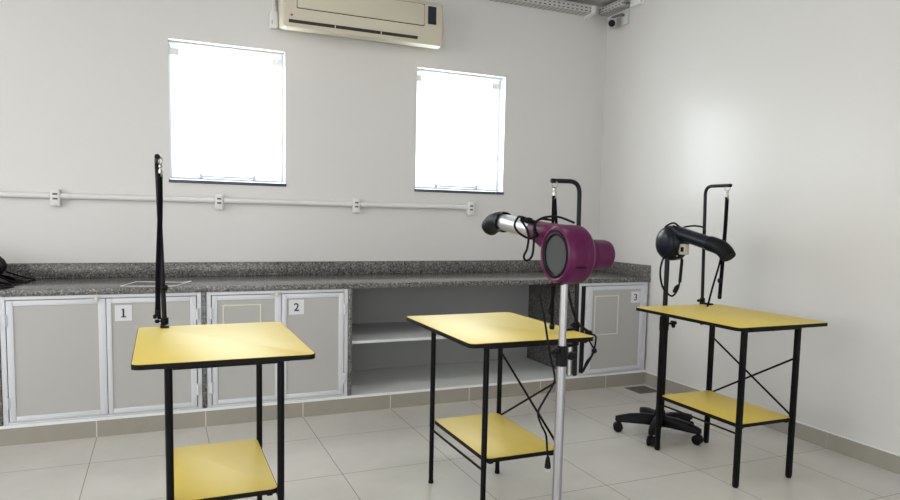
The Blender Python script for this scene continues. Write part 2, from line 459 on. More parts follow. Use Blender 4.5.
c3 = cabinet(3.3135, 3.976, 'narrow aluminium-framed cabinet with one grey door and a number 3 sign, in the right corner', 1)
d = door(c3, 3.372, 3.944, 'r', .055, .042, open_deg=2.2); number_sign(d, '3', 3.805, 3.9, .672, .767, -.0025)
beading(d, 3.45, 3.685, .43, .742, -.001)

# open compartment between cabinets 2 and 3
sh = thing('open_shelf', 'pale shelf board inside the open compartment between cabinets 2 and 3', 'shelf', (2.4, .35, .46))
b = B(); add_prism(b, [(1.5235, .016), (3.245, .016), (3.245, .05), (3.2875, .05), (3.2875, DW-.0065), (1.5235, DW-.0065)], .463, .483, 'xy', bev=.002); obj('shelf_board', b, 'shelf', sh)
b = B(); add_box(b, (1.5235, DW-.006, .1165), (3.2875, DW-.0012, ZT-.0365)); obj('back_panel', b, 'backing', sh, 0, 'plain grey back of the compartment')  # thin sheet over the wall, a darker grey than the wall paint
for x in (1.5235, 3.2675):
    b = B(); add_box(b, (x, .05, .443), (x+.02, DW-.0065, .4628), .001); obj('shelf_cleat', b, 'white', sh)
tb = B(); add_tube(tb, [(3.262, -.021, .0), (3.262, -.021, .40)], .0155, 14); add_box(tb, (3.235, -.05, 0), (3.289, -.006, .006))
st = None
tb.free()
tb = B(); add_tube(tb, [(3.2685, .022, .1165), (3.2685, .022, .47)], .017, 14); add_box(tb, (3.238, .0, .1162), (3.2868, .044, .128), .002)
tag(obj('metal_pipe', tb, 'chrome'), 'short bright metal pipe standing in the open compartment beside its right granite panel', 'pipe')

# ------------------------------------------------------------------ things on the counter
t = thing('plastic_sheet', 'thin clear plastic sheet with pale edges lying on the granite counter behind leftmost table', 'sheet', (.32, .15, ZT))
def sheet_pt(u, v):   # u along the long side, v across; right end curls up
    p = V((.137, .075, 0))*(1-u)*(1-v) + V((.215, .335, 0))*(1-u)*v + V((.445, -.0, 0))*u*(1-v) + V((.535, .22, 0))*u*v
    return p + V((0, 0, ZT + .0028 + .009*max(0, u-.75)**2/.0625*(.5+.5*v)))
b = B(); N, K = 16, 6
g = [[b.verts.new(sheet_pt(i/N, k/K)) for k in range(K+1)] for i in range(N+1)]
for i in range(N):
    for k in range(K): b.faces.new((g[i][k], g[i+1][k], g[i+1][k+1], g[i][k+1]))
obj('sheet', b, 'film', t)
b = B()
loop = [sheet_pt(i/N, 0) for i in range(N+1)] + [sheet_pt(1, k/K) for k in range(1, K+1)] + [sheet_pt(i/N, 1) for i in range(N-1, -1, -1)] + [sheet_pt(0, k/K) for k in range(K-1, -1, -1)]
add_tube(b, [p + V((0, 0, .0008)) for p in loop], .0018, 6); obj('pale_edge', b, 'white', t)

t = thing('black_bag', 'rounded black bundle with strap and cords on the far left of the counter', 'bag', (-.62, .3, ZT))
b = B()
res = bmesh.ops.create_icosphere(b, subdivisions=4, radius=1)
for v in b.verts:
    p = v.co.copy(); w = .04*math.sin(7*p.x+3*p.z) + .03*math.sin(11*p.y+5*p.z)
    p *= 1+w
    v.co = V((-.655 + p.x*.165, .36 + p.y*.2, ZT + .001 + max(0, .1 + p.z*.108)))
obj('bag_body', b, 'rubber', t, 60)
b = B(); add_ribbon(b, smooth_path([(-.62, .2, ZT+.05), (-.52, .06, ZT+.03), (-.46, -.0, ZT+.008), (-.62, .03, ZT+.006), (-.8, .02, ZT+.006)]), (0, .25, 1), .03, .004)
obj('strap', b, 'strap', t)
for k, pth in enumerate(([(-.5, .42, ZT+.07), (-.42, .45, ZT+.035), (-.36, .5, ZT+.008), (-.44, .4, ZT+.006), (-.55, .3, ZT+.006)],
                         [(-.52, .28, ZT+.06), (-.45, .3, ZT+.02), (-.39, .42, ZT+.007), (-.44, .52, ZT+.007), (-.5, .56, ZT+.01)],
                         [(-.5, .2, ZT+.03), (-.44, .22, ZT+.008), (-.42, .12, ZT+.006), (-.5, .02, ZT+.006), (-.62, -.0, ZT+.006)])):
    b = B(); add_tube(b, smooth_path(pth), .0055, 8); obj('cord', b, 'cable', t)

for k in range(7):
    b = B(); add_tube(b, smooth_path([(-.62+.01*k, .46, ZT+.05), (-.45, .43-.012*k, ZT+.012+.004*k), (-.415-.008*k, .34, ZT+.0045), (-.45-.03*k, .16, ZT+.0045), (-.47-.028*k, .02, ZT+.0045), (-.60-.03*k, .01, ZT+.0045)]), .0042, 7); obj('cord', b, 'cable', t)

# ------------------------------------------------------------------ surface conduit with outlets
ZP = 1.41
outs = [(-.262, 'leftmost white outlet box on the conduit, left of the left window', ),
        (.7415, 'white outlet box on the conduit directly under the left window'),
        (1.734, 'white outlet box on the conduit midway between the two windows'),
        (2.699, 'white outlet box at the right-hand end of the conduit under the right window')]
for x, lab in outs:
    t = thing('power_outlet', lab, 'outlet', (x, DW, ZP-.05), 'outlet boxes on the conduit')
    b = B(); add_box(b, (x-.029, DW-.045, ZP-.066), (x+.029, DW-.001, ZP+.046), .006, seg=3); obj('box', b, 'pvc', t)
    b = B(); add_box(b, (x-.022, DW-.0475, ZP-.056), (x+.022, DW-.0445, ZP+.036), .0012); obj('faceplate', b, 'pvc', t)
    for dz in (.012, -.018):
        b = B(); add_box(b, (x-.014, DW-.049, ZP+dz-.006), (x+.014, DW-.0472, ZP+dz+.006), .001)
        obj('socket', b, 'socket', t, 0)
runs = [(-3.0, -.262, 'white conduit pipe running in from the left to leftmost outlet box'),
        (-.262, .7415, 'white conduit pipe between leftmost outlet box and the one under the left window'),
        (.7415, 1.734, 'white conduit pipe from the outlet box under the left window to the middle one'),
        (1.734, 2.699, 'white conduit pipe ending at the last outlet box under the right window')]
for a, c, lab in runs:
    t = thing('conduit_pipe', lab, 'pipe', ((a+c)/2, DW, ZP-.015), 'surface conduit pipes')
    lo, hi = a+.03, c-.03
    if a < -2: lo = a
    b = B(); add_tube(b, [(lo, DW-.021, ZP), (hi, DW-.021, ZP)], .0195, 16); obj('pipe', b, 'pvc', t)
    for e in ((lo, lo+.05), (hi-.05, hi)):
        if e[0] < -2: continue
        b = B(); add_tube(b, [(e[0], DW-.0225, ZP), (e[1], DW-.0225, ZP)], .0215, 16); obj('coupling', b, 'pvc', t)

# ------------------------------------------------------------------ air conditioner
AX0, AX1 = 1.150, 2.350
ac = thing('air_conditioner', 'cream wall-mounted split air conditioner between and above the two windows', 'air conditioner', ((AX0+AX1)/2, DW, 2.6))
prof = [(DW-.001, 2.935), (DW-.001, 2.667), (.66, 2.638), (.60, 2.616), (.555, 2.609), (.524, 2.622), (.508, 2.664), (.501, 2.72), (.503, 2.90), (.515, 2.928), (.54, 2.938)]
b = B(); add_prism(b, prof, AX0, AX1, 'yz', bev=.022); obj('casing', b, 'ac', ac, 40)
b = B(); add_prism(b, [(x, z) for x, z in rrect(1.252, 2.752, 2.19, 2.902, .012)], .4955, .503, 'xz', bev=.002); obj('front_panel', b, 'ac', ac)
b = B(); bar_frame(b, (1.248, 2.746), (2.194, 2.906), .0052, .4992, .5035); obj('panel_gap', b, 'acdark', ac, 0, 'dark seam round the front panel')
b = B(); add_prism(b, rrect(2.222, 2.766, 2.288, 2.896, .004), .4985, .503, 'xz'); obj('display', b, 'display', ac, 0, 'dark display window')
b = B(); add_prism(b, [(.5035, 2.668), (.5125, 2.648), (.53, 2.648), (.53, 2.668)], 1.195, 2.145, 'yz'); obj('air_slot', b, 'acdark', ac, 0, 'dark air slot')
b = B(); add_prism(b, [(.508, 2.646), (.5195, 2.622), (.532, 2.622), (.53, 2.647)], 1.195, 2.14, 'yz'); obj('louver', b, 'ac', ac, 40)
for x in (1.52, 1.86):
    b = B(); add_box(b, (x-.003, .503, 2.648), (x+.003, .52, 2.667)); obj('slot_rib', b, 'ac', ac, 0)
b = B(); add_lathe(b, [(0, .009), (.003, .008)], (1.214, .5035, 2.698), (0, -1, 0), 14); obj('badge', b, 'red', ac, 30, 'small round red mark')
t = thing('plug_box', 'small white plug box with a cable duct rising beside the air conditioner', 'junction box', (1.115, DW, 2.64))
b = B(); add_box(b, (1.092, DW-.06, 2.640), (1.147, DW-.001, 2.750), .005); obj('box', b, 'pvc', t)
b = B(); add_prism(b, [(1.106, 2.7505), (1.138, 2.7505), (1.130, 2.80), (1.130, 3.18), (1.114, 3.18), (1.114, 2.80)], DW-.03, DW-.001, 'xz'); obj('cable_duct', b, 'pvc', t)
b = B(); add_box(b, (1.103, DW-.0615, 2.66), (1.107, DW-.0598, 2.69)); obj('switch', b, 'socket', t, 0)

# ------------------------------------------------------------------ cable trays and camera
def uv_box(bm, a, c, axis):
    """box with uv in metres along the tray."""
    add_box(bm, a, c)
def tray(name, lab, along, a0, a1, w0, w1, zb):
    t = thing(name, lab, 'cable tray', (0, 0, zb), 'perforated cable trays')
    def fin(nm, boxes):
        b = B()
        for p, q in boxes:
            if along == 'x': add_box(b, (a0, p[0], p[1]), (a1, q[0], q[1]))
            else: add_box(b, (p[0], a0, p[1]), (q[0], a1, q[1]))
        uvl = b.loops.layers.uv.new('UVMap')
        for f in b.faces:
            for l in f.loops:
                co = l.vert.co; s = co.x if along == 'x' else co.y; oth = co.y if along == 'x' else co.x
                l[uvl].uv = (s+10, (co.z-zb) if abs(f.normal.z) < .5 else (oth-min(w0, w1)+.013))
        b.normal_update()
        for f in b.faces:
            for l in f.loops:
                co = l.vert.co; s = co.x if along == 'x' else co.y; oth = co.y if along == 'x' else co.x
                l[uvl].uv = (s+10, (co.z-zb) if abs(f.normal.z) < .5 else (oth-min(w0, w1)))
        return obj(nm, b, 'tray', t, 0)
    fin('tray_bottom', [((w0, zb), (w1, zb+.002))])
    inner = w0 if abs(w0-(DW if along == 'x' else XC)) > abs(w1-(DW if along == 'x' else XC)) else w1
    sgn = 1 if inner == w0 else -1
    fin('tray_side', [((inner, zb+.0022), (inner+sgn*.002, zb+.052))])
    outer = w1 if inner == w0 else w0
    fin('tray_side', [((outer-sgn*.002, zb+.0022), (outer, zb+.052))])
    return t
tr1 = tray('cable_tray', 'perforated metal cable tray along the top of the back wall', 'x', 1.9, 3.80, DW-.105, DW-.002, 3.085)
b = B(); add_prism(b, [(DW-.115, 3.082), (DW-.115, 3.14), (DW-.004, 3.082), (DW-.004, 3.055)], 3.752, 3.792, 'yz'); obj('end_bracket', b, 'white', tr1, 0, 'white triangular end bracket')
tr2 = tray('cable_tray', 'short perforated metal cable tray on the right wall above the security camera', 'y', .36, .70, XC-.105, XC-.002, 3.108)
t = thing('trunking_box', 'white trunking box at the top of the right wall beside the short cable tray', 'box', (XC-.05, .2, 3.07))
b = B(); add_box(b, (XC-.05, .225, 3.085), (XC-.001, .35, 3.128), .004); obj('box_body', b, 'white', t)
b = B(); add_box(b, (XC-.054, .22, 3.1283), (XC-.001, .355, 3.134), .001); obj('lid', b, 'white', t)
t = thing('security_camera', 'small pale bullet security camera in the top right corner below the cable tray', 'camera', (XC-.02, .45, 3.0))
aim = (V((.36, -4.3, 1.9)) - V((3.885, .5, 2.985))).normalized(); cc = V((3.885, .5, 2.985))
b = B(); add_lathe(b, [(-.13, .02), (-.12, .034), (.0, .037), (.02, .037), (.022, .031), (.012, .029)], cc, aim, 24); obj('body', b, 'camwhite', t)
b = B(); add_lathe(b, [(.0115, .0), (.0165, .0), (.0165, .0285), (.0115, .0285)], cc, aim, 24, close=False); obj('lens', b, 'lens', t)
b = B(); add_box(b, (XC-.028, .41, 2.975), (XC-.001, .49, 3.085), .006); obj('wall_plate', b, 'camwhite', t)
b = B(); add_tube(b, smooth_path([(XC-.02, .45, 3.05), (XC-.05, .46, 3.055), (3.905, .53, 3.04), (3.908, .55, 3.01)]), .011, 10); obj('bracket_arm', b, 'socket', t)
# sun hood
b = B(); 
hood = []
a_, b_ = ortho(aim)
for h in (-.11, .035):
    hood.append([b.verts.new(cc + aim*h + (a_*math.cos(k*PI/10-PI/2) + b_*math.sin(k*PI/10-PI/2))*.041) for k in range(11)])
    hood.append([b.verts.new(cc + aim*h + (a_*math.cos(k*PI/10-PI/2) + b_*math.sin(k*PI/10-PI/2))*.039) for k in range(11)])
for k in range(10):
    b.faces.new((hood[0][k], hood[0][k+1], hood[2][k+1], hood[2][k])); b.faces.new((hood[1][k+1], hood[1][k], hood[3][k], hood[3][k+1]))
    b.faces.new((hood[2][k], hood[2][k+1], hood[3][k+1], hood[3][k])); b.faces.new((hood[0][k+1], hood[0][k], hood[1][k], hood[1][k+1]))
obj('sun_hood', b, 'camwhite', t)

# floor drain
t = thing('floor_drain', 'square dark metal floor drain set in the tiles by cabinet 3', 'drain', (3.835, -.155, 0))
b = B(); x0, x1, y0, y1 = 3.738, 3.93, -.25, -.062
for p, q in (((x0, y0), (x1, y0+.012)), ((x0, y1-.012), (x1, y1)), ((x0, y0+.012), (x0+.012, y1-.012)), ((x1-.012, y0+.012), (x1, y1-.012))):
    add_box(b, (*p, .0003), (*q, .004))
obj('rim', b, 'drain', t, 0)
b = B(); add_box(b, (x0+.012, y0+.012, .0002), (x1-.012, y1-.012, .0008), 0, 1)
for k in range(9):
    xx = x0+.02+k*.0175; add_box(b, (xx, y0+.012, .0009), (xx+.009, y1-.012, .0035))
obj('grate', b, ['drain', 'ink'], t, 0)

# ------------------------------------------------------------------ grooming tables
TW, TL, TZ = .591, .788, .822
def grooming_table(cx, cy, label, brace, leg_r, square=False, TW=.594, ox=-.016, lw=.186):
    t = thing('grooming_table', label, 'table', (cx, cy, 0), 'yellow grooming tables')
    x0, x1, y0, y1 = cx-TW/2, cx+TW/2, cy-TL/2, cy+TL/2
    R = .028
    b = B(); add_prism(b, rrect(x0+.0025, y0+.0025, x1-.0025, y1-.0025, R), TZ-.0175, TZ, 'xy', bev=.0008); obj('tabletop', b, 'yellow', t)
    b = B(); add_ring(b, rrect(x0, y0, x1, y1, R+.0025), rrect(x0+.0024, y0+.0024, x1-.0024, y1-.0024, R), TZ-.0185, TZ-.0012); obj('edge_band', b, 'edge', t, 50)
    lx = [cx+ox-lw, cx+ox+lw]; ly = [cy-.054-.291, cy-.054+.291]
    zs = .323
    for X in lx:
        for Y in ly:
            b = B()
            if square: add_box(b, (X-leg_r, Y-leg_r, .006), (X+leg_r, Y+leg_r, TZ-.0185), .003)
            else:
                add_tube(b, [(X, Y, .285), (X, Y, TZ-.0185)], leg_r, 14); add_tube(b, [(X, Y, .004), (X, Y, .2851)], leg_r*.93, 14)
            l = obj('leg', b, 'black', t)
            b = B(); add_tube(b, [(X, Y, 0), (X, Y, .014)], leg_r*1.06, 14); obj('foot', b, 'rubber', l)
            b = B(); add_box(b, (X-.03, Y-.02, TZ-.026), (X+.03, Y+.02, TZ-.0188), .002); obj('mount_plate', b, 'black', l)
    # frame under the top
    b = B(); r = .009
    for Y in ly:
        b = B(); add_box(b, (lx[0]+leg_r, Y-r, TZ-.034), (lx[1]-leg_r, Y+r, TZ-.0190), .002); obj('top_rail', b, 'black', t)
    sx0, sx1, sy0, sy1 = lx[0]+.008, lx[1]-.008, ly[0]-.004, ly[1]+.004
    if square: sx0, sx1 = lx[0], lx[1]
    # the shelf passes between the legs; its corners are notched round them by the rounded outline
    b = B(); add_prism(b, rrect(sx0+.0025, sy0+.0025, sx1-.0025, sy1-.0025, .024), zs-.0172, zs, 'xy', bev=.0008); sf = obj('shelf', b, 'yellow', t)
    b = B(); add_ring(b, rrect(sx0, sy0, sx1, sy1, .0265), rrect(sx0+.0024, sy0+.0024, sx1-.0024, sy1-.0024, .024), zs-.0185, zs-.001); obj('shelf_edge', b, 'edge', sf, 50)
    # brace cross on one long side, rod on the other
    bx = lx[1] if brace == 'r' else lx[0]; rx = lx[0] if brace == 'r' else lx[1]
    for k, (za, zb) in enumerate(((.655, .33), (.305, .64))):
        o = .006*(1 if k else -1)
        b = B(); add_tube(b, [(bx+o, ly[1], za), (bx+o, ly[0], zb)], .0055, 8); obj('brace_rod', b, 'black', t)
    b = B(); add_tube(b, [(rx, ly[1], .272), (rx, ly[0], .272)], .0055, 8); obj('side_rod', b, 'black', t)
    for X in (sx0+.03, sx1-.03):
        b = B(); add_box(b, (X-.01, sy0+.01, zs-.028), (X+.01, sy1-.01, zs-.0190), .001); obj('shelf_rail', b, 'black', t)
    return t
grooming_table(.568, -1.549, 'yellow-topped black steel grooming table at far left, before cabinets 1 and 2', 'l', .0128, TW=.608, ox=-.003, lw=.187)
grooming_table(1.788, -1.543, 'yellow-topped black steel grooming table in the middle, beside the purple dryer', 'r', .0122, TW=.60, ox=-.018)
grooming_table(3.231, -1.547, 'yellow-topped black steel grooming table at far right beside the white wall', 'r', .0125, True, TW=.630, ox=-.043)

# ------------------------------------------------------------------ grooming arms
def arm_path(base, top, tip, n=8, r=.055):
    base, top, tip = V(base), V(top), V(tip)
    d1 = (base-top).normalized(); d2 = (tip-top).normalized()
    p0, p2 = top + d1*r, top + d2*r
    arc = [(1-t)**2*p0 + 2*t*(1-t)*top + t*t*p2 for t in [k/n for k in range(n+1)]]
    return [base] + arc + [tip]
def grooming_arm(label, base, top, tip, edge_dir, clamp_z=TZ, low=.62, mat='gunmetal', r=.0102):
    """edge_dir points from the pole towards the table."""
    ex, ey = edge_dir
    t = thing('grooming_post', label, 'grooming post', (base[0], base[1], low), 'grooming posts clamped to the tables')
    bx, by = base
    k = V((top[0]-bx, top[1]-by, 0))/(top[2]-clamp_z)
    foot = V((bx, by, low)) + k*(low-clamp_z)
    b = B(); add_tube(b, arm_path(foot, top, tip), r, 12); p = obj('pole', b, mat, t)
    b = B(); add_lathe(b, [(0, r*1.03), (.004, r*1.03), (.007, r*.85)], V(tip), V(tip)-V(top), 12); obj('end_cap', b, 'rubber', p)
    # clamp: sleeve round the pole, jaw over and under the table edge, screw knob
    b = B()
    add_tube(b, [(bx, by, clamp_z-.07), (bx, by, clamp_z+.035)], r+.006, 14)
    px, py = -ey, ex
    def jb(u0, u1, w, z0, z1):
        xs = [bx+ex*u0+px*w, bx+ex*u1-px*w]; ys = [by+ey*u0+py*w, by+ey*u1-py*w]
        add_box(b, (xs[0], ys[0], z0), (xs[1], ys[1], z1), .002)
    jb(.008, .075, .018, clamp_z+.0005, clamp_z+.010); jb(.008, .022, .018, clamp_z-.07, clamp_z+.010) if False else None
    jb(.008, .075, .018, clamp_z-.075, clamp_z-.062)
    obj('clamp', b, 'black', t)
    sx, sy = bx+ex*.05, by+ey*.05
    b = B(); add_tube(b, [(sx, sy, clamp_z-.105), (sx, sy, clamp_z-.0305)], .005, 10)
    add_lathe(b, [(0, .016), (.016, .019), (.02, .012)], (sx, sy, clamp_z-.125), (0, 0, 1), 10); obj('clamp_knob', b, 'plastic', t)
    # set-screw on the sleeve
    b = B(); q = V((bx-px*.03, by-py*.03, clamp_z+.02)); add_tube(b, [V((bx, by, clamp_z+.02)), q], .004, 8)
    add_ball(b, q, .011, (1, 1, .8)); obj('set_screw', b, 'plastic', t)
    return t
A1 = grooming_arm('black grooming post at the back edge of leftmost yellow table', (.371, -1.136), (.350, -1.14, 1.540), (.352, -1.335, 1.544), (0, -1))
A2 = grooming_arm('black hooked grooming post on the right edge of the middle yellow table', (2.106, -1.755), (2.097, -1.755, 1.497), (1.955, -1.755, 1.495), (-1, 0), low=.61)
A3 = grooming_arm('black hooked grooming post at the back edge of the far right yellow table', (3.455, -1.135), (3.432, -1.135, 1.547), (3.424, -1.338, 1.545), (0, -1), low=.69)
# height screw part way up the first pole
b = B(); add_ball(b, (.371, -1.15, .992), .016); add_tube(b, [(.371, -1.145, .992), (.335, -1.15, .986)], .006, 8); obj('height_screw', b, 'plastic', A1)

# ------------------------------------------------------------------ hanging loops
def grooming_loop(label, hook, ztop, s0, ends, bead, wdir, w=.021, w2=None):
    """hook: point under the arm tip; ztop: strap top; ends: list of strap paths."""
    t = thing('grooming_loop', label, 'loop strap', hook, 'loop straps hanging from the grooming posts')
    hx, hy, hz = hook
    b = B(); add_torus(b, (hx, hy, hz-.004), .0155, .0026, (1, .4, 0)); obj('ring', b, 'steel', t)
    b = B(); L = hz-.018-ztop
    add_lathe(b, [(0, .004), (.004, .008), (L*.35, .0085), (L*.4, .005), (L*.5, .005), (L*.55, .009), (L*.95, .0095), (L, .006)], (hx, hy, hz-.016), (0, 0, -1), 12)
    add_torus(b, (s0[0], s0[1], ztop+.002), .011, .003, (1, .3, 0), 14, 6); obj('snap_clip', b, 'steel', t)
    for i, pth in enumerate(ends):
        b = B(); add_ribbon(b, smooth_path(pth, 8), wdir, w2 if (i and w2) else w, .004); obj('strap', b, 'strap', t)
    for q, rr in bead:
        b = B(); add_lathe(b, [(-rr*1.1, rr*.7), (-rr*.6, rr), (rr*.6, rr), (rr*1.1, rr*.7)], q, (0, 0, 1), 12); obj('bead', b, 'plastic', t)
    return t
rdir = (.93, -.36, 0)
grooming_loop('black strap loop hanging from the post of leftmost yellow table', (.364, -1.325, 1.531), 1.474, (.364, -1.325), 
    [[(.364, -1.325, 1.476), (.362, -1.325, 1.3), (.351, -1.322, 1.08), (.349, -1.32, .95), (.350, -1.32, .878)],
     [(.358, -1.327, 1.476), (.353, -1.327, 1.3), (.343, -1.325, 1.08), (.340, -1.322, .95), (.337, -1.32, .893)]],
    [((.343, -1.32, .905), .010), ((.334, -1.32, .890), .008)], rdir, .014, w2=.008)
grooming_loop('black strap loop hanging behind the purple dryer from the middle table post', (1.966, -1.755, 1.483), 1.426, (1.966, -1.755),
    [[(1.969, -1.755, 1.428), (1.974, -1.757, 1.36), (1.982, -1.76, 1.25), (1.984, -1.76, 1.1), (1.975, -1.758, .98), (1.962, -1.755, .915)],
     [(1.963, -1.755, 1.428), (1.964, -1.753, 1.36), (1.968, -1.75, 1.25), (1.975, -1.75, 1.1), (1.978, -1.75, .98), (1.980, -1.75, .845)]],
    [((1.962, -1.755, .912), .010), ((1.980, -1.75, .842), .012)], rdir, .013)
grooming_loop('black strap loop hanging from the post of the far right yellow table', (3.424, -1.318, 1.533), 1.474, (3.424, -1.318),
    [[(3.425, -1.318, 1.476), (3.424, -1.318, 1.3), (3.420, -1.316, 1.1), (3.414, -1.314, .885)],
     [(3.421, -1.320, 1.476), (3.416, -1.320, 1.3), (3.402, -1.318, 1.12), (3.356, -1.314, .95), (3.325, -1.312, .830)]],
    [((3.414, -1.314, .887), .012), ((3.402, -1.318, .985), .012)], rdir, .022, w2=.011)

# ------------------------------------------------------------------ dryer stands
def star_base(t, cx, cy, a0, R, mat='plastic'):
    b = B(); add_lathe(b, [(0, .02), (.01, .045), (.05, .045), (.085, .034), (.1, .03)], (cx, cy, .055), (0, 0, 1), 20); obj('hub', b, mat, t)
    for k in range(5):
        a = a0 + k*2*PI/5; d = V((math.cos(a), math.sin(a), 0)); c = V((cx, cy, 0))
        sd = V((-d.y, d.x, 0)); b = B(); rings = []
        for s, w, zl, zh in ((.03, .026, .06, .125), (.10, .024, .065, .128), (.18, .022, .066, .120), (R-.01, .02, .066, .106), (R+.018, .012, .07, .098)):
            o = c + d*s
            rings.append([b.verts.new(o + sd*x*w + V((0, 0, z))) for x, z in ((-1, zl), (1, zl), (1, zh-.01), (.6, zh), (-.6, zh), (-1, zh-.01))])
        for i in range(4):
            for j in range(6): b.faces.new((rings[i][j], rings[i][(j+1) % 6], rings[i+1][(j+1) % 6], rings[i+1][j]))
        b.faces.new(list(reversed(rings[0]))); b.faces.new(rings[-1])
        l = obj('base_leg', b, mat, t, 50)
        e = c + d*R
        b = B(); 
        for s in (-1, 1): add_lathe(b, [(-.010, .020), (-.009, .028), (.006, .030), (.010, .024)], e + V((0, 0, .0305)) + sd*s*.0125, sd*s, 18)
        add_tube(b, [e + V((0, 0, .03)), e + V((0, 0, .075))], .009, 10)
        obj('castor', b, 'rubber', l)
PX, PY = 1.790, -2.13
ps = thing('dryer_stand', 'bright aluminium pole stand carrying the purple dryer before the middle table', 'stand', (PX, PY, 0), 'pole stands for the dryers')
star_base(ps, PX, PY, math.radians(20), .25)
b = B(); add_tube(b, [(PX, PY, .12), (PX, PY, .79)], .0185, 20); obj('lower_tube', b, 'pole', ps)
b = B(); add_tube(b, [(PX, PY, .75), (PX, PY, 1.085)], .0148, 20); obj('upper_tube', b, 'pole', ps)
b = B(); add_tube(b, [(PX, PY, .755), (PX, PY, .758), (PX, PY, .832), (PX, PY, .836)], [.019, .0225, .0225, .018], 20)
sl = obj('clamp_sleeve', b, 'plastic', ps, label='black plastic clamp sleeve')
b = B(); add_tube(b, [(PX-.02, PY-.012, .815), (PX-.045, PY-.028, .815)], .006, 8)
for a in range(3): add_ball(b, (PX-.048, PY-.028+.011*math.cos(a*2.1), .815+.011*math.sin(a*2.1)), .011)
obj('clamp_knob', b, 'plastic', sl)
b = B(); add_tube(b, [(PX+.02, PY+.004, .80), (PX+.05, PY+.02, .79)], .007, 8); add_box(b, (PX+.045, PY+.008, .772), (PX+.075, PY+.034, .802), .004); obj('lock_lever', b, 'plastic', sl)

KX, KY = 3.205, -1.087
ks = thing('dryer_stand', 'black stand on a five-legged castor base carrying the black dryer behind the right table', 'stand', (KX, KY, 0), 'pole stands for the dryers')
star_base(ks, KX, KY, math.radians(147), .25)
b = B(); add_tube(b, [(KX, KY, .12), (KX, KY, .735)], .0255, 20); obj('lower_tube', b, 'black', ks)
b = B(); add_tube(b, [(KX, KY, .72), (KX, KY, 1.105)], .0145, 16); obj('upper_tube', b, 'gunmetal', ks)
b = B(); add_tube(b, [(KX, KY, .66), (KX, KY, .74), (KX, KY, .75)], [.0285, .0285, .018], 20); sl = obj('collar', b, 'plastic', ks)
b = B(); add_tube(b, [(KX+.025, KY-.01, .70), (KX+.05, KY-.02, .70)], .007, 8)
for a in range(3): add_ball(b, (KX+.055, KY-.02+.014*math.cos(a*2.1+.5), .70+.014*math.sin(a*2.1+.5)), .0125)
obj('height_knob', b, 'plastic', sl)

# ------------------------------------------------------------------ purple dryer
DC = V((1.800, -2.13, 1.190)); R0 = .115
dr = thing('hair_dryer', 'purple drum-shaped blower dryer with a silver tube on the silver stand', 'dryer', (PX, PY, 1.08), 'stand dryers')
b = B()
add_lathe(b, [(-.048, .089), (-.058, .092), (-.061, .098), (-.057, .106), (-.046, .1125), (-.03, .1145), (.012, R0), (.014, .1135), (.018, .1135), (.02, .1145), (.045, .112), (.056, .104), (.060, .09), (.060, .0)], DC, (1, 0, 0), 64)
obj('drum', b, 'purple', dr, 25)
b = B(); add_lathe(b, [(-.050, .0735), (-.056, .074), (-.059, .080), (-.057, .0885), (-.05, .0895)], DC, (1, 0, 0), 56, close=False); obj('intake_ring', b, 'plastic', dr, 30, 'black intake ring')
b = B(); add_lathe(b, [(-.048, 0), (-.0525, .0), (-.0515, .0745), (-.048, .0745)], DC, (1, 0, 0), 48, close=False); obj('intake_grille', b, 'grille', dr, 30, 'round grey intake grille')
b = B(); add_lathe(b, [(.058, .064), (.066, .062), (.070, .060), (.165, .0585), (.182, .054), (.193, .042), (.198, .02), (.199, 0)], DC, (1, 0, 0), 44); obj('motor_housing', b, 'purple', dr, 30)
b = B(); add_torus(b, DC + V((.105, 0, 0)), .0592, .0016, (1, 0, 0), 44, 6); obj('seam', b, 'purple', dr)
b = B()
for sz, xx in ((-1, 0), ): 
    add_box(b, (DC.x-.03, DC.y-.109, DC.z-.046), (DC.x+.012, DC.y-.098, DC.z-.038), .001)
obj('clip', b, 'plastic', dr, 30, 'small black clip')
ax = V((1.792, 0, 0))
b = B()
def loft(bm, secs, seg=24):
    """rounded sections (centre, half width along x, half height, power) stacked along y."""
    rings = []
    for (cx, cy, cz), hw, hh, pw in secs:
        ring = []
        for k in range(seg):
            a = 2*PI*k/seg; c, s = math.cos(a), math.sin(a)
            ring.append(bm.verts.new((cx + hw*math.copysign(abs(c)**(2/pw), c), cy, cz + hh*math.copysign(abs(s)**(2/pw), s))))
        rings.append(ring)
    for i in range(len(rings)-1):
        for k in range(seg): bm.faces.new((rings[i][k], rings[i][(k+1) % seg], rings[i+1][(k+1) % seg], rings[i+1][k]))
    bm.faces.new(list(reversed(rings[0]))); bm.faces.new(rings[-1])
loft(b, [((1.804, -2.12, 1.249), .044, .056, 4), ((1.802, -2.04, 1.251), .044, .056, 4), ((1.798, -1.97, 1.260), .044, .051, 3), ((1.793, -1.905, 1.275), .042, .043, 2), ((1.792, -1.890, 1.279), .041, .041, 2)])
obj('outlet_neck', b, 'purple', dr, 40)
d0, d1 = V((1.792, -1.90, 1.278)), V((1.790, -1.575, 1.312))
b = B(); add_tube(b, [d0, d1], .0375, 28); obj('air_tube', b, 'chrome', dr, label='silver air tube')
b = B(); cap = smooth_path([(1.790, -1.622, 1.307), (1.790, -1.580, 1.311), (1.790, -1.540, 1.307), (1.790, -1.505, 1.296), (1.790, -1.478, 1.281)], 4)
n = len(cap); add_tube(b, cap, [.0470 - .004*(i/(n-1))**2 for i in range(n)], 28, caps=False)
rin = add_tube(b, [cap[-1], cap[-3]], [.0405, .036], 28, caps=True)
obj('nozzle_tip', b, 'rubber', dr, 40, 'black curved nozzle tip')
